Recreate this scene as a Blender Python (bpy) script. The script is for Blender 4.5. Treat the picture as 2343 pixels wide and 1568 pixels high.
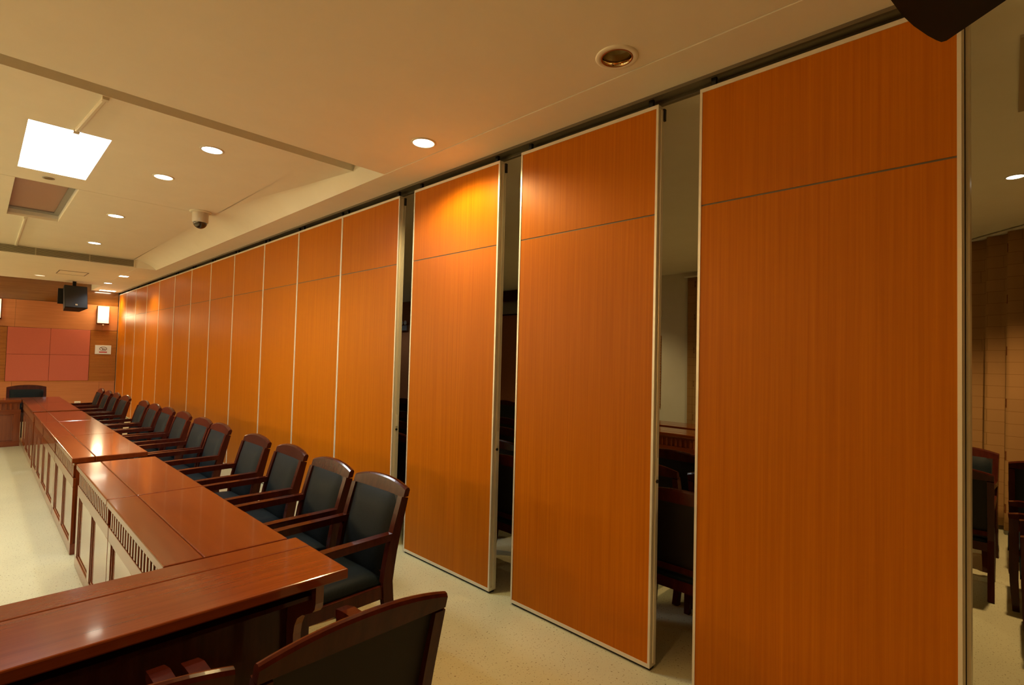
import bpy, bmesh, math, random
from mathutils import Vector, Matrix
random.seed(7)
for o in list(bpy.data.objects): bpy.data.objects.remove(o, do_unlink=True)
S = bpy.context.scene
C = S.collection
PI = math.pi

# ------------------------------------------------------------------ camera
CAMH = 1.634
FPX, YAW, PITCH, ROLL = 1182.5, 0.802764, 0.031842, 0.025493
cam = bpy.data.cameras.new('camera'); cam.sensor_fit = 'HORIZONTAL'; cam.sensor_width = 36.0
cam.lens = FPX / 2343.0 * 36.0; cam.clip_start = 0.02; cam.clip_end = 100
co = bpy.data.objects.new('camera', cam); C.objects.link(co)
fwd = Vector((math.sin(YAW)*math.cos(PITCH), math.cos(YAW)*math.cos(PITCH), math.sin(PITCH)))
r0 = Vector((math.cos(YAW), -math.sin(YAW), 0)); u0 = r0.cross(fwd)
rr = math.cos(ROLL)*r0 + math.sin(ROLL)*u0; uu = -math.sin(ROLL)*r0 + math.cos(ROLL)*u0
M = Matrix.Identity(4)
for i in range(3):
    M[i][0] = rr[i]; M[i][1] = uu[i]; M[i][2] = -fwd[i]
M.translation = Vector((0, 0, CAMH)); co.matrix_world = M
S.camera = co

# ------------------------------------------------------------------ world, exposure
w = bpy.data.worlds.new('world'); S.world = w; w.use_nodes = True
w.node_tree.nodes['Background'].inputs[0].default_value = (0.02, 0.018, 0.015, 1)
w.node_tree.nodes['Background'].inputs[1].default_value = 0.3
S.view_settings.view_transform = 'Standard'; S.view_settings.look = 'None'
S.view_settings.gamma = 1.0; S.view_settings.use_curve_mapping = False
S.view_settings.exposure = 0.0
WARM = (1.0, 0.80, 0.44); COOL = (0.88, 0.95, 1.0); HALO = (1.0, 0.74, 0.32); AMBER = (1.0, 0.42, 0.09)
PW = 1.0      # overall lamp power

# ------------------------------------------------------------------ materials
def mat(name, col, rough=0.5, metal=0.0, coat=0.0, spec=0.5, emit=None, estr=0.0):
    m = bpy.data.materials.new(name); m.use_nodes = True
    b = m.node_tree.nodes['Principled BSDF']
    b.inputs['Base Color'].default_value = (*col, 1); b.inputs['Roughness'].default_value = rough
    b.inputs['Metallic'].default_value = metal; b.inputs['Coat Weight'].default_value = coat
    b.inputs['Coat Roughness'].default_value = 0.06
    b.inputs['Specular IOR Level'].default_value = spec
    if emit:
        b.inputs['Emission Color'].default_value = (*emit, 1); b.inputs['Emission Strength'].default_value = estr
    return m
def nodes(m): return m.node_tree.nodes, m.node_tree.links, m.node_tree.nodes['Principled BSDF']
def grain(m, scale, c1, c2, detail=6, lo=0.35, hi=0.7, rand=True, bump=0.0, second=None):
    n, l, b = nodes(m)
    tc = n.new('ShaderNodeTexCoord'); mp = n.new('ShaderNodeMapping'); mp.inputs['Scale'].default_value = scale
    l.new(tc.outputs['Object'], mp.inputs['Vector'])
    if rand:
        oi = n.new('ShaderNodeObjectInfo'); mu = n.new('ShaderNodeMath'); mu.operation = 'MULTIPLY'; mu.inputs[1].default_value = 37.0
        l.new(oi.outputs['Random'], mu.inputs[0]); l.new(mu.outputs[0], mp.inputs['Location'])
    ns = n.new('ShaderNodeTexNoise'); ns.inputs['Detail'].default_value = detail; ns.inputs['Scale'].default_value = 1.0
    ns.inputs['Roughness'].default_value = 0.65
    l.new(mp.outputs[0], ns.inputs['Vector'])
    cr = n.new('ShaderNodeValToRGB'); cr.color_ramp.elements[0].position = lo; cr.color_ramp.elements[1].position = hi
    cr.color_ramp.elements[0].color = (*c1, 1); cr.color_ramp.elements[1].color = (*c2, 1)
    l.new(ns.outputs['Fac'], cr.inputs[0]); l.new(cr.outputs[0], b.inputs['Base Color'])
    if bump:
        bp = n.new('ShaderNodeBump'); bp.inputs['Strength'].default_value = bump; bp.inputs['Distance'].default_value = 0.001
        l.new(ns.outputs['Fac'], bp.inputs['Height']); l.new(bp.outputs[0], b.inputs['Normal'])
    return m

laminate = grain(mat('cherry_laminate', (.5, .17, .02), 0.38, spec=0.11), (75, 75, .9), (.405, .108, .0015), (.530, .157, .003), lo=.28, hi=.74)
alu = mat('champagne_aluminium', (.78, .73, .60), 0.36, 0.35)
alu_dark = mat('dark_aluminium', (.20, .17, .12), 0.4, 0.7)  # dark grey-brown aluminium of the partition track
seam_mat = mat('grey_seam', (.13, .10, .055), 0.5, 0.2)
black_rubber = mat('black_rubber', (.012, .012, .012), 0.6)
def mahog(name, sc, coat=0.5, rough=0.22):
    return grain(mat(name, (.15, .03, .012), rough, coat=coat, spec=0.32), sc, (.140, .029, .007), (.225, .052, .012), lo=.25, hi=.75)
mahogany_x = mahog('mahogany_grain_along', (1.6, 30, 30), 0.35, 0.15)
mahogany_z = mahog('mahogany_upright', (30, 30, 1.6), 1.0, 0.13)
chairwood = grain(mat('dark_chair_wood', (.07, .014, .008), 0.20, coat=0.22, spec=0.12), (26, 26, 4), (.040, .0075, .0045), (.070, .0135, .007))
leather = grain(mat('black_leather', (.016, .018, .019), 0.5, spec=0.10), (160, 160, 160), (.006, .010, .0135), (.011, .0165, .0205), bump=0.25)
backcloth = mat('black_back_panel', (.010, .008, .007), 0.6, spec=0.3)
floor_m = mat('speckled_vinyl', (.66, .62, .44), 0.30, spec=0.4)
n, l, b = nodes(floor_m)
tc = n.new('ShaderNodeTexCoord')
n1 = n.new('ShaderNodeTexNoise'); n1.inputs['Scale'].default_value = 95; n1.inputs['Detail'].default_value = 2
n2 = n.new('ShaderNodeTexNoise'); n2.inputs['Scale'].default_value = 1.6; n2.inputs['Detail'].default_value = 4
cr1 = n.new('ShaderNodeValToRGB'); cr1.color_ramp.elements[0].position = .30; cr1.color_ramp.elements[1].position = .37
cr1.color_ramp.elements[0].color = (.28, .20, .10, 1); cr1.color_ramp.elements[1].color = (1, 1, 1, 1)
cr2 = n.new('ShaderNodeValToRGB'); cr2.color_ramp.elements[0].position = .3; cr2.color_ramp.elements[1].position = .7
cr2.color_ramp.elements[0].color = (.53, .53, .355, 1); cr2.color_ramp.elements[1].color = (.60, .60, .40, 1)
mx = n.new('ShaderNodeMix'); mx.data_type = 'RGBA'; mx.blend_type = 'MULTIPLY'; mx.inputs['Factor'].default_value = 1
l.new(tc.outputs['Object'], n1.inputs['Vector']); l.new(tc.outputs['Object'], n2.inputs['Vector'])
l.new(n1.outputs['Fac'], cr1.inputs[0]); l.new(n2.outputs['Fac'], cr2.inputs[0])
l.new(cr2.outputs[0], mx.inputs['A']); l.new(cr1.outputs[0], mx.inputs['B']); l.new(mx.outputs['Result'], b.inputs['Base Color'])
paint = grain(mat('ceiling_paint', (.74, .69, .56), 0.75, spec=0.25), (3, 3, 3), (.86, .81, .67), (.89, .84, .70), rand=False)
paint2 = grain(mat('wall_paint', (.70, .66, .58), 0.8, spec=0.25), (3, 3, 3), (.68, .64, .56), (.72, .68, .60), rand=False)
white_plastic = mat('white_plastic', (.75, .72, .66), 0.4)
veneer = grain(mat('wall_veneer', (.5, .2, .07), 0.42, spec=0.4), (1.6, 30, 42), (.40, .150, .055), (.48, .190, .075), rand=False)
slatwood = grain(mat('slat_veneer', (.42, .16, .03), 0.45), (2, 30, 60), (.36, .125, .02), (.47, .185, .035), rand=False)
bronze = grain(mat('gloss_brown_panel', (.2, .08, .02), 0.10, coat=1.0, spec=0.9), (1.2, 20, 30), (.17, .065, .014), (.24, .095, .024), rand=False)
pinkcloth = grain(mat('pink_fabric', (.5, .12, .07), 0.85, spec=0.15), (260, 260, 260), (.43, .112, .078), (.52, .145, .102), bump=0.3)
blackbox = mat('speaker_black', (.006, .0055, .005), 0.55, spec=0.25)
grille = grain(mat('speaker_grille', (.012, .012, .011), 0.65), (400, 400, 400), (.006, .006, .006), (.02, .019, .017))
lens_w = mat('lamp_lens_warm', (.9, .85, .7), 0.3, emit=(1.0, .93, .72), estr=14)
lens_c = mat('lamp_lens_cool', (.9, .95, 1), 0.3, emit=(.86, .97, 1.0), estr=14)
lens_dim = mat('lamp_lens_dim', (.9, .8, .7), 0.3, emit=(1.0, .80, .55), estr=1.2)
lens_off = mat('lamp_lens_off', (.22, .17, .06), 0.25)
panel_on = mat('luminous_panel', (.95, .97, 1), 0.5, emit=(.93, .98, 1.0), estr=7)
panel_off = mat('unlit_diffuser', (.46, .29, .23), 0.5)
mirror = mat('lamp_reflector', (.80, .68, .45), 0.08, 1.0)
red_ring = mat('copper_ring', (.35, .12, .04), 0.3, 0.6)
vent_m = mat('vent_metal', (.42, .37, .25), 0.45, 0.4)
vent_dark = mat('vent_depth', (.012, .011, .008), 0.8)
dome_m = mat('smoked_dome', (.03, .02, .012), 0.06, spec=0.8)
cam_body = mat('camera_housing', (.58, .52, .42), 0.45)
cream = mat('cream_trim', (.72, .66, .52), 0.6)
sconce_g = mat('sconce_glass', (.9, .6, .4), 0.4, emit=(1.0, .62, .34), estr=1.5)
bulb_m = mat('sconce_bulb', (1, .9, .7), 0.3, emit=(1.0, .84, .52), estr=16)
sign_w = mat('sign_white', (.62, .66, .74), 0.4)
sign_k = mat('sign_dark_red', (.10, .02, .03), 0.5)
sign_r = mat('sign_red', (.40, .01, .02), 0.5)
grey_metal = mat('grey_metal', (.35, .35, .34), 0.4, 0.5)
badge_m = mat('speaker_badge', (.6, .5, .32), 0.4, 0.6)
curtain_m = mat('patterned_curtain', (.42, .25, .10), 0.8, spec=0.15)

# ------------------------------------------------------------------ mesh helpers
def link(name, bm, m, parent=None, smooth=False, mats=None):
    me = bpy.data.meshes.new(name); bm.normal_update(); bm.to_mesh(me); bm.free()
    me.materials.append(m)
    if smooth:
        for p in me.polygons: p.use_smooth = True
    o = bpy.data.objects.new(name, me); C.objects.link(o)
    if parent: o.parent = parent
    return o
def put(name, me, parent=None, loc=None):
    o = bpy.data.objects.new(name, me); C.objects.link(o)
    if parent: o.parent = parent
    if loc: o.location = loc
    return o
def add_box(bm, x0, x1, y0, y1, z0, z1, bev=0.0, seg=2):
    r = bmesh.ops.create_cube(bm, size=1.0)
    for v in r['verts']:
        v.co = Vector(((x0+x1)/2 + v.co.x*(x1-x0), (y0+y1)/2 + v.co.y*(y1-y0), (z0+z1)/2 + v.co.z*(z1-z0)))
    if bev:
        es = list({e for v in r['verts'] for e in v.link_edges})
        bmesh.ops.bevel(bm, geom=es, offset=bev, segments=seg, profile=0.5, affect='EDGES')
def box(name, m, d, parent=None, bev=0.0, seg=2):
    bm = bmesh.new(); add_box(bm, *d, bev=bev, seg=seg); return link(name, bm, m, parent)
def sweep(bm, path, hw, hd, wdir=Vector((1, 0, 0))):
    """rectangular bar along a path; hw half width along wdir, hd half depth list or value"""
    rings = []
    for i, p in enumerate(path):
        p = Vector(p); a = Vector(path[max(i-1, 0)]); c = Vector(path[min(i+1, len(path)-1)])
        t = (c-a).normalized(); d = t.cross(wdir).normalized()
        h = hd[i] if isinstance(hd, (list, tuple)) else hd
        k = hw[i] if isinstance(hw, (list, tuple)) else hw
        rings.append([bm.verts.new(p + wdir*sx*k + d*sy*h) for sx, sy in ((-1, -1), (1, -1), (1, 1), (-1, 1))])
    for a, c in zip(rings, rings[1:]):
        for i in range(4): bm.faces.new((a[i], a[(i+1) % 4], c[(i+1) % 4], c[i]))
    bm.faces.new(rings[0][::-1]); bm.faces.new(rings[-1])
def prism(bm, pts, axis, a, b):
    """polygon pts (u,v) extruded along axis from a to b; axis x: (y,z) y: (x,z) z: (x,y)"""
    def mk(u, v, t): return {'x': (t, u, v), 'y': (u, t, v), 'z': (u, v, t)}[axis]
    A = [bm.verts.new(mk(u, v, a)) for u, v in pts]; B = [bm.verts.new(mk(u, v, b)) for u, v in pts]
    n = len(pts)
    for i in range(n): bm.faces.new((A[i], A[(i+1) % n], B[(i+1) % n], B[i]))
    bm.faces.new(A[::-1]); bm.faces.new(B)
    bmesh.ops.recalc_face_normals(bm, faces=bm.faces[:])
def lathe(bm, prof, seg=28, center=(0, 0, 0), cap0=False, cap1=False):
    cx, cy, cz = center; rings = []
    for r, z in prof:
        rings.append([bm.verts.new((cx+r*math.cos(2*PI*i/seg), cy+r*math.sin(2*PI*i/seg), cz+z)) for i in range(seg)])
    for a, c in zip(rings, rings[1:]):
        for i in range(seg): bm.faces.new((a[i], a[(i+1) % seg], c[(i+1) % seg], c[i]))
    if cap0: bm.faces.new(rings[0][::-1])
    if cap1: bm.faces.new(rings[-1])
    bmesh.ops.recalc_face_normals(bm, faces=bm.faces[:])
def thing(name, label, cat, loc=(0, 0, 0), rz=0.0, group=None):
    o = bpy.data.objects.new(name, None); C.objects.link(o); o.empty_display_size = 0.1
    o.location = loc; o.rotation_euler = (0, 0, rz); o['label'] = label; o['category'] = cat
    if group: o['group'] = group
    return o
def tag(o, label, cat, group=None):
    o['label'] = label; o['category'] = cat
    if group: o['group'] = group
    return o
def struct(o): o['kind'] = 'structure'; return o
def copy_tree(o, parent=None):
    c = o.copy(); C.objects.link(c); c.parent = parent
    for ch in list(o.children): copy_tree(ch, c)
    return c

# ------------------------------------------------------------------ setting
P = 2.535                    # front plane of the sliding partition
TH = 0.065                   # panel thickness
FAR = 16.72                  # end wall
Z1 = 3.10                    # low ceiling
ZR = 3.24                    # raised tray
OX = 8.0                     # far long wall of the neighbouring room
BACK = -4.5; LEFT = -5.2
struct(box('floor', floor_m, (LEFT-.1, OX+.1, BACK-.1, FAR+.1, -0.1, 0.0)))

# low ceiling, near part (left of the seam), with holes where lamps recess -> the lamps sit just under it
SX = 2.235
bm = bmesh.new()
UX, UY, UH = 2.085, 1.36, .066          # opening for the lamp without bulb
add_box(bm, LEFT, SX-.004, BACK, UY-UH, Z1, Z1+.12); add_box(bm, LEFT, SX-.004, UY+UH, 3.64, Z1, Z1+.12)
add_box(bm, LEFT, UX-UH, UY-UH, UY+UH, Z1, Z1+.12); add_box(bm, UX+UH, SX-.004, UY-UH, UY+UH, Z1, Z1+.12)
add_box(bm, LEFT, 1.96, 11.3, 15.2, Z1, Z1+.12)
struct(link('ceiling', bm, paint))
bm = bmesh.new()                                        # soffit strip beside the partition track
add_box(bm, SX, P-.03, BACK, 11.3, Z1-.004, Z1+.12)
add_box(bm, 1.96, P-.03, 11.3, FAR, Z1-.002, Z1+.12)
struct(link('ceiling', bm, paint))
struct(box('ceiling', paint, (LEFT, P-.03, BACK, FAR, 3.62, 3.72)))       # closes the slot and the end recess
# end recess sides
bm = bmesh.new(); add_box(bm, 1.96, 2.04, 15.2, FAR, Z1+.12, 3.62); add_box(bm, LEFT, 1.96, 15.12, 15.2, Z1+.12, 3.62)
struct(link('wall_recess', bm, paint))
# raised tray: two boards and a joint strip, with two light coffers
tray = struct(thing('ceiling', 'pale raised ceiling tray with jointed boards', 'ceiling')); del tray['label']; del tray['category']
CX0, CX1 = 0.19, 0.66
CO = [(4.985, 6.36), (6.80, 8.76)]
def board_with_hole(y0, y1, h0, h1):
    bm = bmesh.new(); xr = 1.885
    add_box(bm, LEFT, CX0, y0, y1, ZR, ZR+.03); add_box(bm, CX1, xr, y0, y1, ZR, ZR+.03)
    if h0 > y0: add_box(bm, CX0, CX1, y0, h0, ZR, ZR+.03)
    if h1 < y1: add_box(bm, CX0, CX1, h1, y1, ZR, ZR+.03)
    return link('tray_board', bm, paint, tray)
board_with_hole(4.145, 6.362, *CO[0]); board_with_hole(6.366, 6.788, 6.366, 6.366 - 1) if False else None
bm = bmesh.new(); add_box(bm, LEFT, 1.885, 6.366, 6.790, ZR+.001, ZR+.03); link('tray_board', bm, paint, tray)
board_with_hole(6.794, 11.3, *CO[1])
box('tray_edge', paint, (LEFT, 2.255, 4.135, 4.145, ZR, 3.62), tray)
# side cove between the flat tray and the soffit edge
cpts = [(4.145, 2.225), (4.8, 2.12), (5.6, 1.98), (6.5, 1.89), (8.0, 1.88), (11.3, 1.90)]
bm = bmesh.new(); rows = []
for y, xc in [(3.64, 2.228)] + cpts:
    rings = []
    for k in range(7):
        a = k/6.0
        x = SX + (xc-SX)*a
        z = (Z1-.004) + (ZR-Z1+.006)*math.sin(a*PI/2)**0.8 if y > 4.0 else (Z1-.004) + 0.5*a
        rings.append(bm.verts.new((x, y, z)))
    rows.append(rings)
for a, c in zip(rows, rows[1:]):
    for i in range(6): bm.faces.new((a[i], a[i+1], c[i+1], c[i]))
link('side_cove', bm, paint, tray, smooth=True)
bm = bmesh.new()
bm.faces.new([bm.verts.new(p) for p in ((SX, 3.64, Z1), (SX, 4.145, Z1), (SX, 4.145, 3.62), (SX, 3.64, 3.62))])
link('slot_side', bm, paint, tray)
# filler over the cove (triangle between boards and cove)
bm = bmesh.new()
vs = [bm.verts.new((1.885, 4.145, ZR+.001))] + [bm.verts.new((xc+.004, y, ZR+.001)) for y, xc in cpts[:4]]
bm.faces.new(vs); link('tray_board', bm, paint, tray)
# far riser with the air grille
struct(box('wall_riser', paint, (LEFT, SX, 11.294, 11.36, Z1-.001, 3.62)))

# walls of this room
struct(box('wall_left', paint2, (LEFT-.1, LEFT, BACK, FAR, 0, 3.62)))
struct(box('wall_back', slatwood, (LEFT, OX, BACK-.1, BACK, 0, 3.62)))
wall_far = thing('wall_far', 'x', 'x'); del wall_far['label']; del wall_far['category']; struct(wall_far)
box('backing', blackbox, (LEFT, P+.03, FAR+.03, FAR+.1, 0, 3.7), wall_far)
XE = 2.522
box('veneer_board', bronze, (LEFT, XE, FAR+.012, FAR+.03, 2.742, 3.62), wall_far)
for a, c in ((LEFT, -1.0), (-.996, .598), (.602, 2.205), (2.209, XE)):
    box('veneer_board', veneer, (a, c, FAR-.012, FAR+.03, 2.092, 2.735), wall_far)
    box('veneer_board', veneer, (a, c, FAR-.012, FAR+.03, 0.0, .800), wall_far)
box('trim_strip', slatwood, (LEFT, XE, FAR-.018, FAR, .800, .818), wall_far)
def pink_block(xa, xb):
    xm = (xa+xb)/2
    for x0, x1 in ((xa, xm), (xm, xb)):
        for z0, z1 in ((.822, 1.452), (1.456, 2.086)):
            box('fabric_panel', pinkcloth, (x0+.002, x1-.002, FAR-.022, FAR+.03, z0, z1), wall_far, bev=.006)
pink_block(.485, 1.985); pink_block(-2.2, -.03)
def slat_block(xa, xb):
    box('slat_backing', chairwood, (xa, xb, FAR, FAR+.03, .82, 2.09), wall_far)
    bm = bmesh.new(); z = .824
    while z < 2.08:
        add_box(bm, xa, xb, FAR-.012, FAR+.002, z, z+.024); z += .033
    o = link('slat', bm, slatwood, wall_far); o['kind'] = 'stuff'
slat_block(1.99, XE); slat_block(-.025, .48)

# neighbouring room shell
struct(box('ceiling', paint, (P+.10, OX, BACK, FAR, Z1, Z1+.12)))
struct(box('wall_right', veneer, (OX, OX+.1, 4.22, FAR, 0, 3.3)))
struct(box('wall_right', paint2, (OX-.06, OX+.1, 3.2, 4.215, 0, 3.3)))
struct(box('wall_right', paint2, (OX, OX+.1, BACK, 3.2, 0, 3.3)))
struct(box('wall_far', veneer, (P+.10, OX, FAR, FAR+.1, 0, 3.3)))
bm = bmesh.new()
z = .88
while z < 2.06:
    add_box(bm, OX-.075, OX-.0, 4.20, 4.9, z, z+.034); z += .045
o = struct(link('trim_1', bm, slatwood))
# track over the partition
trk = thing('trim_2', 'x', 'x'); del trk['label']; del trk['category']; struct(trk)
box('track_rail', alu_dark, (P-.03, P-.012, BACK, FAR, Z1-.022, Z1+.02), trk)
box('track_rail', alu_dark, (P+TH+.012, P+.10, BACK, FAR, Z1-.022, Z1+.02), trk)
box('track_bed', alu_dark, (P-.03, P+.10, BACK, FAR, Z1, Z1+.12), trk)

# ------------------------------------------------------------------ sliding partition panels
PZ = 3.046; DV = 2.44
EDGE = [(.130, 1.147), (1.380, 2.405), (2.612, 3.648), (3.868, 4.892), (4.894, 5.913), (5.915, 6.934), (6.936, 8.049),
        (8.051, 9.116), (9.118, 10.179), (10.181, 11.264), (11.266, 12.440), (12.442, 13.534), (13.536, 14.656),
        (14.658, 15.725), (15.727, FAR-.01)]
ORD = ['nearest', 'second', 'third', 'fourth', 'fifth', 'sixth', 'seventh', 'eighth', 'ninth', 'tenth', 'eleventh', 'twelfth',
       'thirteenth', 'fourteenth', 'last and farthest']
def panel(i, y0, y1):
    if i == 0: lab = 'tall red-orange wood partition panel at the right, largest and nearest of the row'
    elif i in (1, 2): lab = '%s tall wood partition panel from the right, free on both sides with dark gaps' % ORD[i]
    elif i == 3: lab = 'fourth wood partition panel from the right, first of the closed-up row'
    elif i == 14: lab = 'farthest wood partition panel of the closed row, beside the end wall'
    else: lab = '%s wood partition panel from the right in the closed-up row' % ORD[i]
    t = thing('partition_panel', lab, 'partition', (P, y0, 0), 0, 'sliding partition panels')
    L = y1-y0; fw = .013
    bm = bmesh.new(); add_box(bm, .003, TH-.003, fw, L-fw, .034, DV-.004); link('lower_board', bm, laminate, t)
    bm = bmesh.new(); add_box(bm, .003, TH-.003, fw, L-fw, DV+.004, PZ-.018); link('upper_board', bm, laminate, t)
    box('seam_strip', seam_mat, (.006, TH-.006, fw, L-fw, DV-.0045, DV+.0045), t)
    box('bottom_rail', alu, (0, TH, 0, L, .016, .036), t)
    box('top_rail', alu, (0, TH, 0, L, PZ-.020, PZ), t)
    box('edge_stile', alu, (0, TH, L-fw, L, .036, PZ-.020), t)
    # near stile with a grooved interlocking profile
    st = bmesh.new()
    prism(st, [(0, fw), (0, 0), (.016, 0), (.019, .008), (.026, .008), (.029, -.006 if i < 4 else 0), (.044, -.006 if i < 4 else 0), (.047, .008), (.052, .008), (.055, 0), (TH, 0), (TH, fw)], 'z', .036, PZ-.020)
    s = link('edge_stile', st, alu, t)
    box('floor_seal', black_rubber, (.012, TH-.012, .004, L-.004, 0.001, .016), t)
    for yy in (.06, L-.06):
        box('hanger', black_rubber, (.022, .044, yy-.012, yy+.012, PZ, Z1+.0), t)
    if i == 0:
        box('end_profile', alu, (TH+.006, .19, -.020, -.006, .016, PZ), t)
        box('end_seal', black_rubber, (TH-.004, TH+.010, -.008, .004, .016, PZ-.002), t)
    if i in (1, 2, 3):
        lk = box('lock_plate', cream, (.028, .046, -.009, -.005, 1.02, 1.12), s)
        bm = bmesh.new(); r = bmesh.ops.create_cone(bm, cap_ends=True, segments=14, radius1=.010, radius2=.010, depth=.006)
        bmesh.ops.rotate(bm, verts=bm.verts[:], matrix=Matrix.Rotation(PI/2, 3, 'X')); bmesh.ops.translate(bm, verts=bm.verts[:], vec=(.037, -.008, .995))
        link('lock_hole', bm, black_rubber, s)
        box('latch', black_rubber, (.048, .066, -.012, .004, PZ-.075, PZ-.01), s)
    return t
for i, (a, c) in enumerate(EDGE): panel(i, a, c)

# ------------------------------------------------------------------ conference tables
TD = 0.5
def table_meshes(L, n_in=2, simple=False):
    """parts in local space: X along the table, Y=0 public front, Y=TD knee side"""
    out = []
    def add(name, m, fn):
        bm = bmesh.new(); fn(bm); me = bpy.data.meshes.new(name); bm.normal_update(); bm.to_mesh(me); bm.free(); me.materials.append(m); out.append((name, me, None))
    add('top_board', mahogany_x, lambda b: add_box(b, 0, L, 0, .145, .718, .76, .006))
    add('top_board', mahogany_x, lambda b: add_box(b, 0, L, .1465, TD, .718, .76, .006))
    add('front_panel', mahogany_z, lambda b: add_box(b, .03, L-.03, .032, .05, .03, .718))
    add('plinth', mahogany_x, lambda b: add_box(b, .004, L-.004, .014, .05, .001, .085, .003))
    add('rail', mahogany_x, lambda b: add_box(b, .004, L-.004, .014, .032, .525, .600, .002))
    add('rail', mahogany_x, lambda b: add_box(b, .004, L-.004, .016, .032, .700, .718, .001))
    sw = .085
    step = (L-.008)/n_in
    xs = [.004 + step*k for k in range(n_in+1)]
    for k in range(n_in+1):
        c = min(max(xs[k], .004+sw/2), L-.004-sw/2)
        add('stile', mahogany_z, lambda b, c=c: add_box(b, c-sw/2, c+sw/2, .014, .032, .085, .525, .002))
    for k in range(n_in):
        a = xs[k] + (sw if k == 0 else sw/2); d = xs[k+1] - (sw if k == n_in-1 else sw/2)
        def inset(b, a=a, d=d):
            add_box(b, a+.02, d-.02, .026, .034, .105, .505)
            for (p, q, r, s) in ((a, a+.016, .085, .525), (d-.016, d, .085, .525), (a, d, .085, .101), (a, d, .509, .525)):
                add_box(b, p, q, .020, .033, r, s, .003)
        add('inset_panel', mahogany_z, inset)
    prof = [(.03, .001), (.03, .718), (.335, .718), (.335, .575), (.328, .550), (.310, .532), (.270, .512), (.215, .488), (.165, .455), (.140, .415), (.130, .37), (.130, .001)]
    add('side_panel', mahogany_z, lambda b: prism(b, prof, 'x', .02, .055))
    add('side_panel', mahogany_z, lambda b: prism(b, prof, 'x', L-.055, L-.02))
    add('knee_shade_board', chairwood, lambda b: add_box(b, .056, L-.056, .051, .057, .03, .715))  # added dark board, its colour stands in for knee-space shade
    add('shelf', chairwood, lambda b: add_box(b, .055, L-.055, .058, .30, .585, .603))  # shelf coloured dark too, deepening the shade under the top
    bm = bmesh.new(); add_box(bm, -.014, .014, .016, .032, .602, .699, .003, 1)
    me = bpy.data.meshes.new('slat'); bm.to_mesh(me); bm.free(); me.materials.append(mahogany_z)
    ns = int(round((L-.06)/.062))
    for k in range(ns): out.append(('slat', me, (.03+(L-.06)*(k+.5)/ns, 0, 0)))
    return out
tcache = {}
def table(label, L, loc, rz, group='conference tables in this room'):
    key = round(L, 3)
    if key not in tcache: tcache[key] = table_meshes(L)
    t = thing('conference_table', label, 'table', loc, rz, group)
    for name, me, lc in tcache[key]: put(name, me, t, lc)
    return t
R90 = PI/2
side = [(2.466, 3.766), (3.774, 5.065), (5.335, 6.724), (6.733, 8.074), (8.084, 9.320), (9.505, 10.876), (10.886, 12.19)]
tl = ['mahogany side table nearest the camera, butting the front cross table', 'second mahogany side table, with bright lamp glare on its front strip',
      'third mahogany side table from the front, just past the gap in the row', 'fourth mahogany side table from the front along the row',
      'fifth mahogany side table from the front along the row', 'sixth mahogany side table, just past the second gap', 'farthest mahogany side table at the corner by the head table']
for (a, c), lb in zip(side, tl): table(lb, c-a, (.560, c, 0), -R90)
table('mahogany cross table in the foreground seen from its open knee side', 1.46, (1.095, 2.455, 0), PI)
table('head table at the far end, dark panelled front facing the camera', 1.40, (.556-1.40, 11.70, 0), 0)

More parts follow.
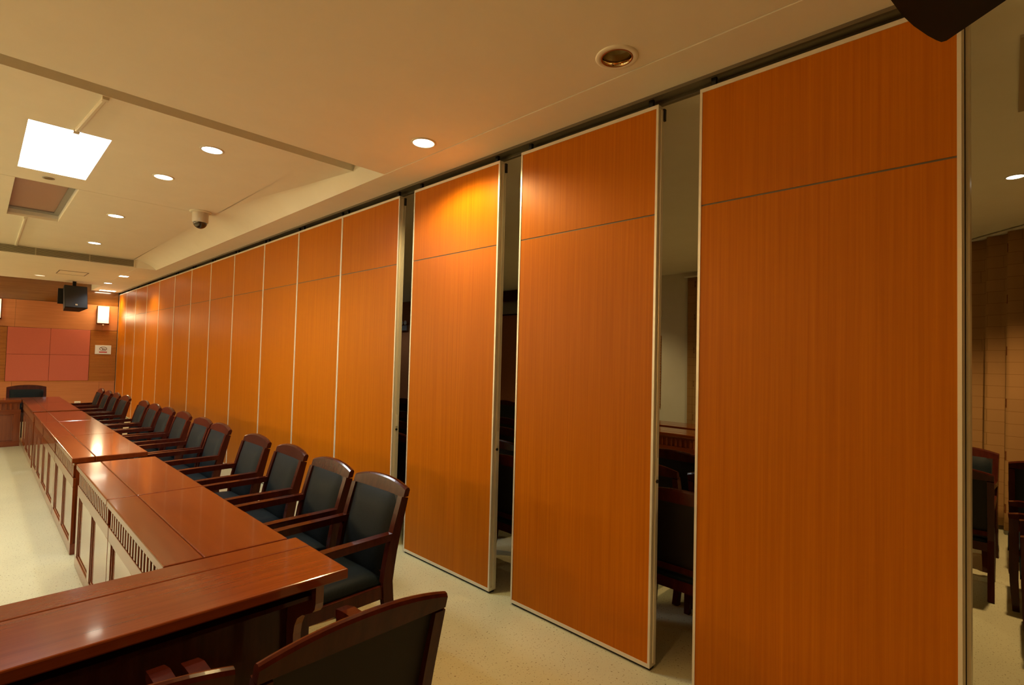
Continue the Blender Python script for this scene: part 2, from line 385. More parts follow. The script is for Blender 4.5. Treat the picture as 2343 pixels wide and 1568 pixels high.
# ------------------------------------------------------------------ armchairs
def back_y(z):
    pts = [(0, -.335), (.15, -.300), (.31, -.275), (.42, -.266), (.55, -.283), (.67, -.312), (.79, -.343), (.905, -.375), (1.0, -.40)]
    for (a, p), (c, q) in zip(pts, pts[1:]):
        if z <= c: return p + (q-p)*(z-a)/(c-a)
    return -.40
def chair_meshes(W):
    out = []; h = W/2; pw = .019
    def add(name, m, fn, smooth=False):
        bm = bmesh.new(); fn(bm); me = bpy.data.meshes.new(name); bm.normal_update(); bm.to_mesh(me); bm.free(); me.materials.append(m)
        if smooth:
            for p in me.polygons: p.use_smooth = True
        out.append((name, me))
    for s in (-1, 1):
        zz = [0.001, .12, .24, .34, .42, .50, .58, .67, .76, .855]
        add('rear_post', chairwood, lambda b, s=s: sweep(b, [(s*(h-pw), back_y(z), z) for z in zz], pw, [.022, .024, .027, .030, .030, .030, .029, .027, .025, .022]))
        add('front_leg', chairwood, lambda b, s=s: sweep(b, [(s*(h-.022), .195-.01*(z < .1), z) for z in (.001, .2, .42, .632)], [.017, .020, .022, .022], [.018, .022, .025, .025]))
        def arm(b, s=s):
            sweep(b, [(s*(h-.022), y, z) for y, z in ((-.305, .655), (-.15, .652), (.05, .649), (.17, .645), (.222, .640))], [.022, .024, .026, .027, .024], [.019, .019, .020, .020, .014])
        add('armrest', chairwood, arm)
        add('apron', chairwood, lambda b, s=s: add_box(b, s*(h-.022)-.011, s*(h-.022)+.011, -.25, .18, .335, .405, .003))
    add('apron', chairwood, lambda b: add_box(b, -h+.04, h-.04, .178, .200, .335, .405, .003))
    add('apron', chairwood, lambda b: add_box(b, -h+.035, h-.035, -.280, -.258, .335, .405, .003))
    # crest rail: arched top, straight bottom, leaning with the back
    def crest(b):
        N = 18; rings = []
        for k in range(N+1):
            u = -1 + 2*k/N; x = u*h
            zt = .903 + .036*(1-abs(u)**2.2); zb = .856
            ring = []
            for f, z in ((.016, zb), (.016, zt-.010), (.010, zt-.002), (0.0, zt+.001), (-.010, zt-.002), (-.017, zt-.012), (-.017, zb)):
                ring.append(b.verts.new((x, back_y(z)+f-.004, z)))
            rings.append(ring)
        m_ = len(rings[0])
        for a, c in zip(rings, rings[1:]):
            for i in range(m_): b.faces.new((a[i], a[(i+1) % m_], c[(i+1) % m_], c[i]))
        b.faces.new(rings[0][::-1]); b.faces.new(rings[-1]); bmesh.ops.recalc_face_normals(b, faces=b.faces[:])
    add('crest_rail', chairwood, crest)
    add('lower_rail', chairwood, lambda b: sweep(b, [(-h+.03, back_y(.46)-.004, .46), (h-.03, back_y(.46)-.004, .46)], .016, .022, Vector((0, .2, 1)).normalized()))
    def pad(b):
        nx, nz = 10, 10; F = []; x0 = h-.042; za, zb = .400, .864
        for j in range(nz+1):
            v = j/nz; z = za + (zb-za)*v; row = []
            for i in range(nx+1):
                u = -1+2*i/nx
                e = (1-abs(u)**6)*(1-abs(2*v-1)**8)
                row.append(b.verts.new((u*x0, back_y(z)+.010+.030*e, z)))
            F.append(row)
        for j in range(nz):
            for i in range(nx): b.faces.new((F[j][i], F[j][i+1], F[j+1][i+1], F[j+1][i]))
    add('back_pad', leather, pad, True)
    def backp(b):
        zs = [.43, .50, .60, .70, .80, .862]; x0 = h-.036
        F = [[b.verts.new((s*x0, back_y(z)-.006, z)) for s in (-1, 1)] + [b.verts.new((s*x0, back_y(z)+.012, z)) for s in (1, -1)] for z in zs]
        for a, c in zip(F, F[1:]):
            for i in range(4): b.faces.new((a[i], a[(i+1) % 4], c[(i+1) % 4], c[i]))
        b.faces.new(F[0][::-1]); b.faces.new(F[-1]); bmesh.ops.recalc_face_normals(b, faces=b.faces[:])
    add('back_panel', backcloth, backp)
    def seat(b):
        nx, ny = 10, 10; F = []; x0 = h-.030; ya, yb = -.282, .225
        for j in range(ny+1):
            v = -1+2*j/ny; row = []
            for i in range(nx+1):
                u = -1+2*i/nx; e = (1-abs(u)**5)*(1-abs(v)**6)
                row.append(b.verts.new((u*x0, (ya+yb)/2+v*(yb-ya)/2, .418+.047*e**.6)))
            F.append(row)
        for j in range(ny):
            for i in range(nx): b.faces.new((F[j][i], F[j][i+1], F[j+1][i+1], F[j+1][i]))
        rim = [F[0][i] for i in range(nx+1)] + [F[j][nx] for j in range(1, ny+1)] + [F[ny][i] for i in range(nx-1, -1, -1)] + [F[j][0] for j in range(ny-1, 0, -1)]
        low = [b.verts.new((v.co.x, v.co.y, .398)) for v in rim]; k = len(rim)
        for i in range(k): b.faces.new((rim[i], low[i], low[(i+1) % k], rim[(i+1) % k]))
        b.faces.new(low); bmesh.ops.recalc_face_normals(b, faces=b.faces[:])
    add('seat', leather, seat, True)
    return out
CM = {}
def chair(label, loc, rz, W=.515, group='armchairs along the side tables'):
    if W not in CM: CM[W] = chair_meshes(W)
    t = thing('armchair', label, 'chair', (loc[0], loc[1], 0), rz, group)
    for name, me in CM[W]: put(name, me, t)
    return t
near_y = [2.400, 3.010, 3.680, 4.348, 5.263, 5.822, 6.557, 7.160, 7.712, 8.281, 9.358, 9.987, 10.566, 11.219]
topx = [1.690, 1.690, 1.700, 1.695, 1.688, 1.688, 1.69, 1.668, 1.645, 1.635, 1.61, 1.59, 1.57, 1.56]
for i, (y, x) in enumerate(zip(near_y, topx)):
    k = i+1
    on = ['first', 'second', 'third', 'fourth', 'fifth', 'sixth', 'seventh', 'eighth', 'ninth', 'tenth', 'eleventh', 'twelfth', 'thirteenth', 'fourteenth'][i]
    if i == 0: lb = 'dark wood armchair with black leather pads nearest the camera in the side row'
    elif i == 13: lb = 'farthest black leather armchair of the side row, close to the end wall'
    else: lb = '%s black leather armchair from the front in the row beside the side tables' % on
    rz = R90 + [.03, .0, -.02, .01, 0, .02, 0, .01, 0, 0, .02, 0, -.01, 0][i]
    chair(lb, (x-.380, y+.258), rz)
chair('foreground armchair with its dark back to the camera, arched reddish crest rail', (.767, 1.652), 0, .560, 'armchairs at the front cross table')
chair('armchair at the bottom left edge, only the corner of its crest rail showing', (.165, 1.680), 0, .560, 'armchairs at the front cross table')
chair('armchair behind the head table facing the camera, below the pink panels', (.665, 12.47), PI, .530, 'armchairs at the head table')
chair('armchair behind the head table, cut off by the left edge of the picture', (.045, 12.47), PI, .530, 'armchairs at the head table')
# neighbouring room
NB = 'armchairs in the dark neighbouring room'
for lb, x, y, rz in (
    ('dark armchair just behind the gap left of the nearest partition panel, its back towards us', 3.11, 1.29, -R90),
    ('dark armchair in the second row behind the widest partition gap, to the left', 3.69, 1.875, -R90),
    ('dark armchair in the second row behind the widest partition gap, to the right', 3.72, 1.30, -R90),
    ('dark armchair in the third row behind the widest partition gap', 4.30, 1.96, -R90),
    ('dark armchair nearest the partition in the gap right of the third panel', 3.09, 2.62, -R90),
    ('dark armchair second from the partition in the gap right of the third panel', 3.56, 3.20, -R90),
    ('dark armchair third from the partition in the gap right of the third panel', 4.15, 3.70, -R90),
    ('dark armchair fourth from the partition in the gap right of the third panel', 4.77, 4.32, -R90),
    ('dark armchair far inside the next room in the gap right of the third panel', 6.60, 6.10, -R90),
    ('dark armchair closest in the narrow gap right of the fourth panel', 3.09, 4.05, -R90),
    ('dark armchair second in the narrow gap right of the fourth panel', 3.58, 4.72, -R90),
    ('dark armchair farther back in the narrow gap right of the fourth panel', 4.16, 5.50, -R90),
    ('dark armchair deepest in the narrow gap right of the fourth panel', 5.33, 7.20, -R90),
    ('armchair at the right edge turned away, cut by the nearest partition panel', 5.385, .345, -R90),
    ('armchair at the right edge in front of the curtain, facing the partition', 5.98, .37, R90-.1),
    ('armchair at the right edge below the curtain, its leather back cut by the picture', 6.22, -.24, -R90),
    ('armchair at the right picture edge seen from the front, farther arm tip of the two', 5.235, -.205, 0),
    ('armchair at the right picture edge seen from the front, nearer arm tip of the two', 4.60, -.26, 0)):
    chair(lb, (x, y), rz, .515, NB)
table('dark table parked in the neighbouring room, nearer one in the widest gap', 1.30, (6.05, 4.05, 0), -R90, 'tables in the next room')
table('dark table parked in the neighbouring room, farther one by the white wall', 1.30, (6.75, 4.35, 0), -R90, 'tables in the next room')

# ------------------------------------------------------------------ lamps
def spot(parent, loc, col, power, size=130, blend=0.6, radius=.05):
    d = bpy.data.lights.new('lamp_light', 'SPOT'); d.color = col; d.energy = power*PW; d.spot_size = math.radians(size); d.spot_blend = blend; d.shadow_soft_size = radius
    o = bpy.data.objects.new('lamp_light', d); C.objects.link(o); o.parent = parent; o.location = loc
    return o
def downlight(label, x, y, z, lens, col=None, power=0, r=.075, group='recessed downlights', size=130, blend=.6):
    t = thing('ceiling_downlight', label, 'ceiling light', (x, y, z), 0, group)
    bm = bmesh.new(); lathe(bm, [(r*.96, .002), (r, -.006), (r*1.12, -.007), (r*1.20, -.003), (r*1.20, .001)], 32); link('trim_ring', bm, cream, t, True)
    bm = bmesh.new(); lathe(bm, [(r*.97, -.0045), (r*.5, -.0065), (.001, -.007)], 32); link('lens', bm, lens, t, True)
    if power: spot(t, (0, 0, -.02), col, power, size, blend, r*.8)
    return t
def box_lamp(label, x0, x1, y0, y1, z, lens, col, power):
    t = thing('ceiling_light', label, 'ceiling light', ((x0+x1)/2, (y0+y1)/2, z))
    hx, hy = (x1-x0)/2, (y1-y0)/2
    bm = bmesh.new()
    for d in ((-hx-.015, -hx, -hy-.015, hy+.015), (hx, hx+.015, -hy-.015, hy+.015), (-hx, hx, -hy-.015, -hy), (-hx, hx, hy, hy+.015)): add_box(bm, *d, -.008, .002)
    link('frame', bm, cream, t); box('lens', lens, (-hx, hx, -hy, hy, -.005, .001), t)
    if power: spot(t, (0, 0, -.02), col, power, 140, .7, .08)
    return t
downlight('lit warm round downlight in the low ceiling above the partition gap', 2.07, 2.89, Z1, lens_w, HALO, 115, .072, size=158, blend=.4)
# unlit open reflector lamp
t = thing('ceiling_downlight', 'unlit round downlight with an open mirrored reflector in the low ceiling', 'ceiling light', (2.085, 1.36, Z1), 0, 'recessed downlights')
bm = bmesh.new(); lathe(bm, [(.074, .0), (.076, -.006), (.098, -.007), (.102, -.002), (.102, .002)], 40); link('trim_ring', bm, paint, t, True)
bm = bmesh.new(); lathe(bm, [(.0765, -.0065), (.073, -.0085), (.0695, -.007), (.068, .0)], 40); link('inner_ring', bm, red_ring, t, True)
bm = bmesh.new(); lathe(bm, [(.0695, -.006), (.0655, .0), (.0645, .03), (.064, .05)], 40); link('reflector', bm, mirror, t, True)
bm = bmesh.new(); lathe(bm, [(.065, .05), (.03, .053), (.001, .054)], 40); link('lens', bm, lens_off, t, True)
downlight('cool white downlight in the tray nearest the camera', 1.241, 4.578, ZR, lens_c, COOL, 55, .072)
downlight('warm downlight in the tray, second from the camera', 1.141, 5.65, ZR, lens_w, WARM, 55, .072)
downlight('warm downlight in the tray left of the camera dome', 1.105, 7.77, ZR, lens_w, WARM, 55, .075)
downlight('cool white downlight in the tray just before the air grille', 1.185, 10.04, ZR, lens_c, COOL, 55, .075)
box_lamp('small bright oblong lamp in the far low ceiling beside the partition', 1.93, 2.07, 12.72, 12.92, Z1, lens_w, WARM, 120)
downlight('cool small downlight in the far low ceiling above the wall lamp', 1.985, 14.52, Z1, lens_c, COOL, 35, .07)
downlight('dim warm downlight in the far low ceiling left of the hatch', .846, 14.3, Z1, lens_dim, WARM, 55, .08)
box_lamp('glowing oblong lamp in the ceiling corner at the end wall', 2.08, 2.40, 16.25, 16.5, Z1-.002, lens_w, HALO, 80)
# unseen fill lamps added over the left of the room for even light
for k, (x, y, z, ln, cl, p) in enumerate(((-3.6, 4.6, ZR, lens_c, COOL, 55), (-3.6, 6.7, ZR, lens_w, WARM, 55), (-3.6, 8.8, ZR, lens_w, WARM, 55), (-.8, 6.0, ZR, lens_c, COOL, 40), (-.8, 8.2, ZR, lens_c, COOL, 40), (-.8, 10.3, ZR, lens_c, COOL, 40),
        (-1.0, 3.0, Z1, lens_w, AMBER, 60), (-3.8, 3.0, Z1, lens_w, AMBER, 60), (-1.5, 13.2, Z1, lens_w, WARM, 55))):
    downlight(('added fill downlight over the unseen %s of the room' % ('left side', 'left middle', 'left far side', 'middle front', 'middle', 'middle far side', 'area left of the camera', 'left front corner', 'left end')[k]), x, y, z, ln, cl, p)

downlight('unseen round downlight above the foreground armchair, over the picture edge', .85, 1.15, Z1, lens_w, (1.0, .50, .16), 105, .072, size=78, blend=.8)  # unseen lamp, added to light the crest rail from above

# light coffers
def coffer(label, y0, y1, on):
    t = thing('ceiling_coffer', label, 'ceiling light', (0, 0, ZR), 0, 'light coffers in the tray')
    d = .10; wm = white_plastic
    box('coffer_side', wm, (CX0-.02, CX0-.001, y0, y1, .0305, d), t); box('coffer_side', wm, (CX1+.001, CX1+.02, y0, y1, .0305, d), t)
    box('coffer_side', wm, (CX0-.02, CX1+.02, y0-.02, y0, .0305, d), t); box('coffer_side', wm, (CX0-.02, CX1+.02, y1, y1+.02, .0305, d), t)
    box('diffuser', panel_on if on else panel_off, (CX0, CX1, y0, y1, d-.01, d), t)
    if not on:
        box('diffuser_frame', grey_metal, (CX1-.05, CX1, y0, y1, d-.025, d-.011), t); box('diffuser_frame', grey_metal, (CX0, CX1-.05, y1-.13, y1, d-.025, d-.011), t)
    if on:
        a = bpy.data.lights.new('coffer_light', 'AREA'); a.shape = 'RECTANGLE'; a.size = CX1-CX0-.06; a.size_y = y1-y0-.06; a.energy = 48*PW; a.color = (.93, .98, 1.0)
        o = bpy.data.objects.new('coffer_light', a); C.objects.link(o); o.parent = t; o.location = ((CX0+CX1)/2, (y0+y1)/2, d-.02)
    return t
coffer('brightly lit white rectangular coffer in the ceiling tray', CO[0][0], CO[0][1], True)
coffer('unlit pinkish rectangular coffer in the ceiling tray beyond the lit one', CO[1][0], CO[1][1], False)
t = thing('ceiling_spot', 'small oval eyelet on the strip between the two coffers', 'ceiling light', (.41, 6.58, ZR+.001))
bm = bmesh.new(); lathe(bm, [(.045, .0), (.047, -.004), (.040, -.006), (.034, -.004)], 24); link('trim_ring', bm, grey_metal, t, True)
bm = bmesh.new(); lathe(bm, [(.035, -.003), (.001, -.002)], 24); link('lens', bm, lens_off, t, True)
# cable ducts on the tray
def duct(label, a, c, r=.014):
    t = thing('cable_duct', label, 'cable duct')
    bm = bmesh.new(); pts = [Vector(a), Vector(c)]; d = (pts[1]-pts[0]).normalized(); s = d.cross(Vector((0, 0, 1))).normalized()
    prof = [(-1, 0), (-.95, -.8), (-.5, -1.2), (.5, -1.2), (.95, -.8), (1, 0)]
    A = [bm.verts.new(pts[0]+s*u*r+Vector((0, 0, v*r))) for u, v in prof]; B = [bm.verts.new(pts[1]+s*u*r+Vector((0, 0, v*r))) for u, v in prof]
    for i in range(5): bm.faces.new((A[i], A[i+1], B[i+1], B[i]))
    bm.faces.new(A); bm.faces.new(B); bmesh.ops.recalc_face_normals(bm, faces=bm.faces[:])
    link('duct_cover', bm, cream, t)
    for p, q in ((pts[0], .03), (pts[1], -.03)):
        bm = bmesh.new(); m_ = (p + d*q*.5); add_box(bm, m_.x-r*1.25, m_.x+r*1.25, m_.y-.02, m_.y+.02, m_.z-r*1.45, m_.z); link('end_cap', bm, cream, t)
duct('white cable duct from the lit coffer towards the low ceiling', (.51, 4.15, ZR), (.448, 4.98, ZR))
duct('white cable duct from the unlit coffer to the air grille', (.36, 8.79, ZR), (.37, 11.29, ZR))

# dome camera
t = thing('dome_camera', 'cream dome surveillance camera hanging from the tray', 'security camera', (1.734, 6.726, ZR))
bm = bmesh.new(); lathe(bm, [(.112, .0), (.112, -.008), (.100, -.014), (.08, -.016)], 32); link('mount_plate', bm, cream, t, True)
bm = bmesh.new(); lathe(bm, [(.082, -.010), (.082, -.118), (.078, -.126), (.07, -.128)], 32); link('housing', bm, cam_body, t, True)
bm = bmesh.new(); lathe(bm, [(.072*math.cos(a*PI/16), -.124-.072*math.sin(a*PI/16)) for a in range(0, 9)], 32); link('dome', bm, dome_m, t, True)

# air grille in the far riser
t = thing('air_grille', 'long dark slatted air grille across the far end of the tray', 'vent', (0, 11.294, 0))
GX0, GX1 = -4.6, 1.895
bm = bmesh.new()
for d in ((GX0-.02, GX1+.02, -.012, .0, Z1+.0, Z1+.012), (GX0-.02, GX1+.02, -.012, 0, ZR-.012, ZR-.002), (GX1, GX1+.02, -.012, 0, Z1+.01, ZR-.01), (GX0-.02, GX0, -.012, 0, Z1+.01, ZR-.01)): add_box(bm, *d)
link('frame', bm, cream, t)
box('backing', vent_dark, (GX0, GX1, -.003, .0, Z1+.012, ZR-.012), t)
bm = bmesh.new()
for k in range(8):
    z = Z1+.016+k*.0138; prism(bm, [(-.003, z+.008), (-.011, z), (-.011, z+.0065), (-.003, z+.012)], 'x', GX0, GX1)
o = link('louvre', bm, vent_m, t); o['kind'] = 'stuff'
for x in (-3.4, -2.0, -.6, .6, 1.28): box('mullion', vent_m, (x-.008, x+.008, -.0125, -.002, Z1+.012, ZR-.012), t)
# access hatch
t = thing('access_hatch', 'faint rectangular access hatch in the far low ceiling', 'hatch', (1.25, 13.25, Z1))
bm = bmesh.new()
for d in ((-.22, .22, -.31, -.298), (-.22, .22, .298, .31), (-.22, -.208, -.298, .298), (.208, .22, -.298, .298)): add_box(bm, *d, -.006, .001)
link('frame', bm, seam_mat, t); box('door', paint, (-.206, .206, -.296, .296, -.004, .001), t)

# ------------------------------------------------------------------ things on the end wall
def sconce(label, x, y=FAR-.012, rz=0, pw=2.5, col=WARM, group='wall lamps on the end wall'):
    t = thing('wall_lamp', label, 'wall lamp', (x, y, 2.25), rz, group)
    box('backplate', chairwood, (-.125, .125, -.012, .0, 0, .47), t); box('base', chairwood, (-.12, .12, -.10, -.012, -.005, .03), t)
    bm = bmesh.new(); add_box(bm, -.11, .11, -.10, -.094, .03, .46); add_box(bm, -.11, -.104, -.094, -.013, .03, .46); add_box(bm, .104, .11, -.094, -.013, .03, .46); link('shade', bm, sconce_g, t)
    bm = bmesh.new(); lathe(bm, [(.001, .11), (.07, .14), (.10, .2), (.10, .26), (.07, .31), (.001, .33)], 20); 
    for v in bm.verts: v.co.y = v.co.y*.10-.106
    link('bulb', bm, bulb_m, t, True)
    box('finial', alu, (-.012, .012, -.108, -.09, -.03, 0.0), t)
    d = bpy.data.lights.new('lamp_light', 'POINT'); d.energy = pw*PW; d.color = col; d.shadow_soft_size = .06
    o = bpy.data.objects.new('lamp_light', d); C.objects.link(o); o.parent = t; o.location = (0, -.2, .25)
sconce('glowing box wall lamp on the end wall near the partition', 2.215)
sconce('glowing box wall lamp cut off by the left edge of the picture', .245)
for k, (y, nm, cl, pw_) in enumerate(((2.3, 'front', AMBER, 80), (5.2, 'second', WARM, 62), (8.0, 'third', WARM, 85), (10.8, 'fourth', WARM, 120), (14.0, 'farthest', WARM, 150))):  # unseen wall lamps, added to brighten the ceiling
    sconce('%s fill lamp added along the unseen left wall' % nm, LEFT, y, R90, pw_, cl, 'added fill lamps on the left wall')
# no smoking sign
t = thing('no_smoking_sign', 'white no smoking sign with a red bar on the slatted wall', 'sign', (2.253, FAR-.013, 1.603))
box('board', sign_w, (-.163, .163, -.006, .0, -.113, .113), t, bev=.002, seg=1)
bm = bmesh.new(); N = 28
A = [[bm.verts.new((rx*math.cos(2*PI*i/N), -.0075, .025+rz*math.sin(2*PI*i/N))) for i in range(N)] for rx, rz in ((.078, .052), (.066, .041))]
for i in range(N): bm.faces.new((A[0][i], A[0][(i+1) % N], A[1][(i+1) % N], A[1][i]))
link('prohibition_ring', bm, sign_k, t)
bm = bmesh.new()
bm.faces.new([bm.verts.new(p) for p in ((-.062, -.0075, .052), (-.050, -.0075, .060), (.058, -.0075, -.002), (.048, -.0075, -.010))]); link('slash', bm, sign_k, t)
bm = bmesh.new(); bm.faces.new([bm.verts.new(p) for p in ((-.03, -.0072, .018), (.05, -.0072, .034), (.052, -.0072, .028), (-.028, -.0072, .012))])
bm.faces.new([bm.verts.new(p) for p in ((-.018, -.0072, .012), (.004, -.0072, .012), (.004, -.0072, -.008), (-.012, -.0072, -.008))]); link('cigarette', bm, black_rubber, t)
box('red_bar', sign_r, (-.08, .08, -.008, -.006, -.075, -.048), t)
# wall socket
t = thing('wall_socket', 'small white wall socket low on the end wall', 'socket', (1.80, FAR-.012, .27))
box('plate', white_plastic, (-.06, .06, -.01, 0, -.04, .04), t, bev=.003, seg=1)
bm = bmesh.new()
for x in (-.03, -.01, .012, .032): add_box(bm, x-.004, x+.004, -.0108, -.0095, -.012, .012)
link('outlet_slots', bm, grey_metal, t)

# ------------------------------------------------------------------ loudspeakers
t = thing('loudspeaker', 'black box loudspeaker hung from the far ceiling before the end wall', 'speaker', (1.45, 14.9, 2.72))
sp = bpy.data.objects['loudspeaker']
def sx(bm, ang=-.20, yaw=.16):
    bmesh.ops.rotate(bm, verts=bm.verts[:], matrix=Matrix.Rotation(yaw, 3, 'Z') @ Matrix.Rotation(ang, 3, 'X'))
bm = bmesh.new(); prism(bm, [(-.20, -.16), (.20, -.16), (.14, .17), (-.14, .17)], 'z', -.25, .25); sx(bm); link('cabinet', bm, blackbox, t)
bm = bmesh.new(); add_box(bm, -.19, .19, -.172, -.158, -.24, .24, .004); sx(bm); g = link('front_grille', bm, grille, t)
bm = bmesh.new(); add_box(bm, -.02, .02, -.177, -.171, -.195, -.165); sx(bm); link('badge', bm, badge_m, g)
bm = bmesh.new(); add_box(bm, -.03, .03, -.02, .02, .23, .40); add_box(bm, -.13, .13, -.015, .015, .245, .262); link('bracket', bm, blackbox, t)
bm = bmesh.new(); add_box(bm, -.25, -.12, .20, .24, -.12, .22); link('mounting_plate', bm, blackbox, t)

# speaker right above the partition's near end: a wedge cabinet with a curved side
t = thing('loudspeaker', 'black loudspeaker overhead at the top right corner of the picture', 'speaker', (0, 0, 2.45))
def plan(px, py, z=2.45):
    d = fwd + rr*((px-1171.5)/FPX) - uu*((py-784)/FPX); k = (z-CAMH)/d.z
    return Vector((d.x*k, d.y*k))
pts = [plan(2166, 93), plan(2154, 96.5), plan(2142, 92), plan(2123, 82), plan(2091, 60), plan(2065, 36), plan(2038, 0)]
e_ = pts[-1] + (pts[-1]-pts[-2])*1.2 + Vector((-.03, -.03)); pts.append(e_)
f_ = plan(2303, 0); f_ = f_ + (f_-pts[0]).normalized()*.16
pts += [e_ + Vector((-.03, -.16)), f_ + Vector((-.14, -.02)), f_]
bm = bmesh.new(); prism(bm, [(p.x, p.y) for p in pts], 'z', 0, .46)
link('cabinet', bm, blackbox, t)
cx_ = sum(p.x for p in pts)/len(pts); cy_ = sum(p.y for p in pts)/len(pts)
box('bracket', grey_metal, (cx_-.03, cx_+.03, cy_-.03, cy_+.03, .46, .65), t)

# ------------------------------------------------------------------ neighbouring room: curtain, lamp, emergency light
def curtain(label, a, c, z0, z1, folds, depth, group='patterned curtains'):
    a = Vector(a); c = Vector(c); L = (c-a).length; d = (c-a)/L; nrm = Vector((-d.y, d.x))
    nu, nv = folds*12, 16
    me = bpy.data.meshes.new('curtain'); vs = []; uv = []; fs = []
    for j in range(nv+1):
        v = j/nv; z = z1 + (z0-z1)*v
        for i in range(nu+1):
            u = i/nu; ph = u*folds*2*PI
            amp = depth*(.45+.55*v)
            off = amp*(math.sin(ph)+.35*math.sin(2*ph+1+.8*v)) ; p = a + d*(u*L + .02*math.sin(ph*1.0+v)) + nrm*off
            vs.append((p.x, p.y, z)); uv.append((u*L*1.55, z))
    for j in range(nv):
        for i in range(nu):
            k = j*(nu+1)+i; fs.append((k, k+1, k+nu+2, k+nu+1))
    me.from_pydata(vs, [], fs); ul = me.uv_layers.new(name='UVMap')
    for lp in me.loops: ul.data[lp.index].uv = uv[lp.vertex_index]
    for p in me.polygons: p.use_smooth = True
    me.materials.append(curtain_m)
    t = thing('curtain', label, 'curtain', (0, 0, 0), 0, group)
    o = bpy.data.objects.new('drape', me); C.objects.link(o); o.parent = t
    md = o.modifiers.new('s', 'SOLIDIFY'); md.thickness = .004
    bm = bmesh.new(); q0 = a - d*.05; q1 = c + d*.05
    sweep(bm, [(q0.x, q0.y, z1+.015), (q1.x, q1.y, z1+.015)], .012, .02, Vector((0, 0, 1))); link('curtain_rail', bm, white_plastic, t)
n, l, b = nodes(curtain_m)
uvn = n.new('ShaderNodeTexCoord')
br = n.new('ShaderNodeTexBrick'); br.inputs['Scale'].default_value = 3.4; br.inputs['Mortar Size'].default_value = .007; br.offset = .37; br.squash = 1.6; br.squash_frequency = 3
br.inputs['Color1'].default_value = (.36, .20, .075, 1); br.inputs['Color2'].default_value = (.385, .215, .082, 1); br.inputs['Mortar'].default_value = (.22, .11, .035, 1)
br.inputs['Brick Width'].default_value = .62; br.inputs['Row Height'].default_value = .42
l.new(uvn.outputs['UV'], br.inputs['Vector'])
mp = n.new('ShaderNodeMapping'); mp.inputs['Scale'].default_value = (2.5, 1.9, 1); l.new(uvn.outputs['UV'], mp.inputs['Vector'])
fr = n.new('ShaderNodeVectorMath'); fr.operation = 'FRACTION'; l.new(mp.outputs[0], fr.inputs[0])
sb = n.new('ShaderNodeVectorMath'); sb.operation = 'SUBTRACT'; sb.inputs[1].default_value = (.5, .5, 0); l.new(fr.outputs[0], sb.inputs[0])
ab = n.new('ShaderNodeVectorMath'); ab.operation = 'ABSOLUTE'; l.new(sb.outputs[0], ab.inputs[0])
sx_ = n.new('ShaderNodeSeparateXYZ'); l.new(ab.outputs[0], sx_.inputs[0])
mxx = n.new('ShaderNodeMath'); mxx.operation = 'MAXIMUM'; l.new(sx_.outputs[0], mxx.inputs[0]); l.new(sx_.outputs[1], mxx.inputs[1])
rp = n.new('ShaderNodeValToRGB'); cr = rp.color_ramp; cr.interpolation = 'CONSTANT'
cr.elements[0].position = 0; cr.elements[0].color = (0, 0, 0, 1); cr.elements[1].position = .035; cr.elements[1].color = (1, 1, 1, 1)
e = cr.elements.new(.085); e.color = (0, 0, 0, 1); e = cr.elements.new(.0); 
l.new(mxx.outputs[0], rp.inputs[0])
mx = n.new('ShaderNodeMix'); mx.data_type = 'RGBA'; l.new(rp.outputs[0], mx.inputs['Factor']); l.new(br.outputs['Color'], mx.inputs['A']); mx.inputs['B'].default_value = (.16, .05, .012, 1)
l.new(mx.outputs['Result'], b.inputs['Base Color'])
curtain('beige patterned curtain hanging behind the nearest panel at the right edge', (8.15, .74), (6.46, -.72), .05, 3.06, 9, .07)
curtain('patterned curtain edge beside the white wall in the widest gap', (OX-.14, 3.72), (OX-.14, 1.6), .05, 3.0, 8, .05)
downlight('small starry bright downlight in the next room at the right edge', 5.36, -.03, Z1, lens_w, (1.0, .62, .26), 230, .05, 'lamps of the next room', 130, .4)
downlight('unseen cool fill lamp over the far end of the next room', 6.9, 11.6, Z1, lens_c, COOL, 30, .06, 'lamps of the next room')  # lamp added for the bluish window glow and the wood wall
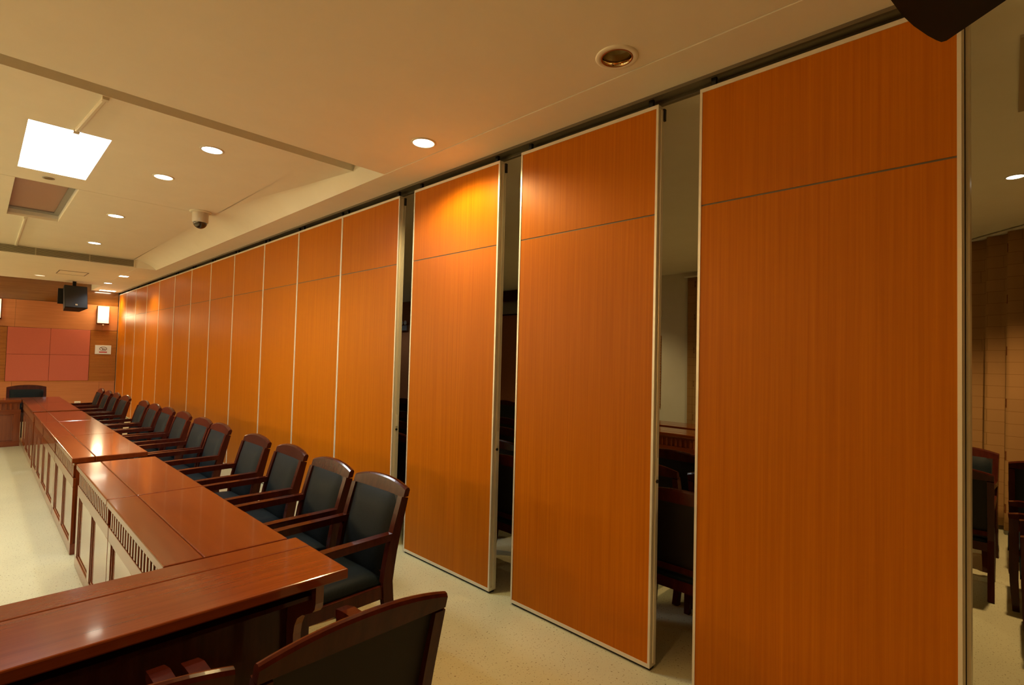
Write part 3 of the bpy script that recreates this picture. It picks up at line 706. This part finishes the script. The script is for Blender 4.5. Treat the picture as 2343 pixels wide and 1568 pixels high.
downlight('unseen warm fill lamp over the middle of the next room', 6.4, 2.25, Z1, lens_w, HALO, 50, .06, 'lamps of the next room', 120)  # lamp added out of sight to brighten the white wall
downlight('unseen warm fill lamp over the parked tables of the next room', 6.6, 5.0, Z1, lens_w, HALO, 110, .06, 'lamps of the next room', 125)  # extra hidden lamp, added to lift the white wall further
t = thing('air_grille', 'dark linear vent in the next room ceiling at the right edge', 'vent', (0, 0, Z1))
box('frame', vent_m, (3.10, 4.0, -.12, -.035, -.012, .0), t); box('slot', vent_dark, (3.12, 3.98, -.10, -.06, -.0125, -.002), t)
t = thing('emergency_light', 'twin-head emergency light on the wood wall deep in the narrow gap', 'emergency light', (OX, 11.70, 2.40))
box('battery_box', grey_metal, (-.07, 0, -.12, .16, -.08, .06), t, bev=.006, seg=1)
for y in (-.06, .11):
    bm = bmesh.new(); lathe(bm, [(.02, .0), (.055, -.03), (.06, -.05), (.001, -.052)], 20)
    bmesh.ops.rotate(bm, verts=bm.verts[:], matrix=Matrix.Rotation(PI/2, 3, 'Y')); bmesh.ops.translate(bm, verts=bm.verts[:], vec=(-.03, y, .13)); link('lamp_head', bm, white_plastic, t, True)
box('plug_box', white_plastic, (-.03, 0, -.36, -.24, .02, .12), t, bev=.004, seg=1)
box('lead', grey_metal, (-.012, -.004, -.26, -.08, .045, .055), t)
# dark valance on the next room's long wall
t = thing('window_valance', 'dark box valance high on the next room wall beyond the third panel', 'valance', (OX, 7.6, 2.75))
box('fascia', chairwood, (-.16, -.14, -.9, .9, .12, .34), t); box('blind', grey_metal, (-.05, -.03, -.88, .88, -.15, .12), t); box('bottom_bar', chairwood, (-.06, -.02, -.88, .88, -.18, -.15), t)
# wall switch on the white wall edge
t = thing('wall_control', 'small white control box on the wood strip in the widest gap', 'switch', (OX-.06, 4.235, 2.46))
box('cover', white_plastic, (-.03, .0, -.04, .04, -.06, .06), t, bev=.004, seg=1); box('button', grey_metal, (-.034, -.03, -.015, .015, -.02, .02), t)
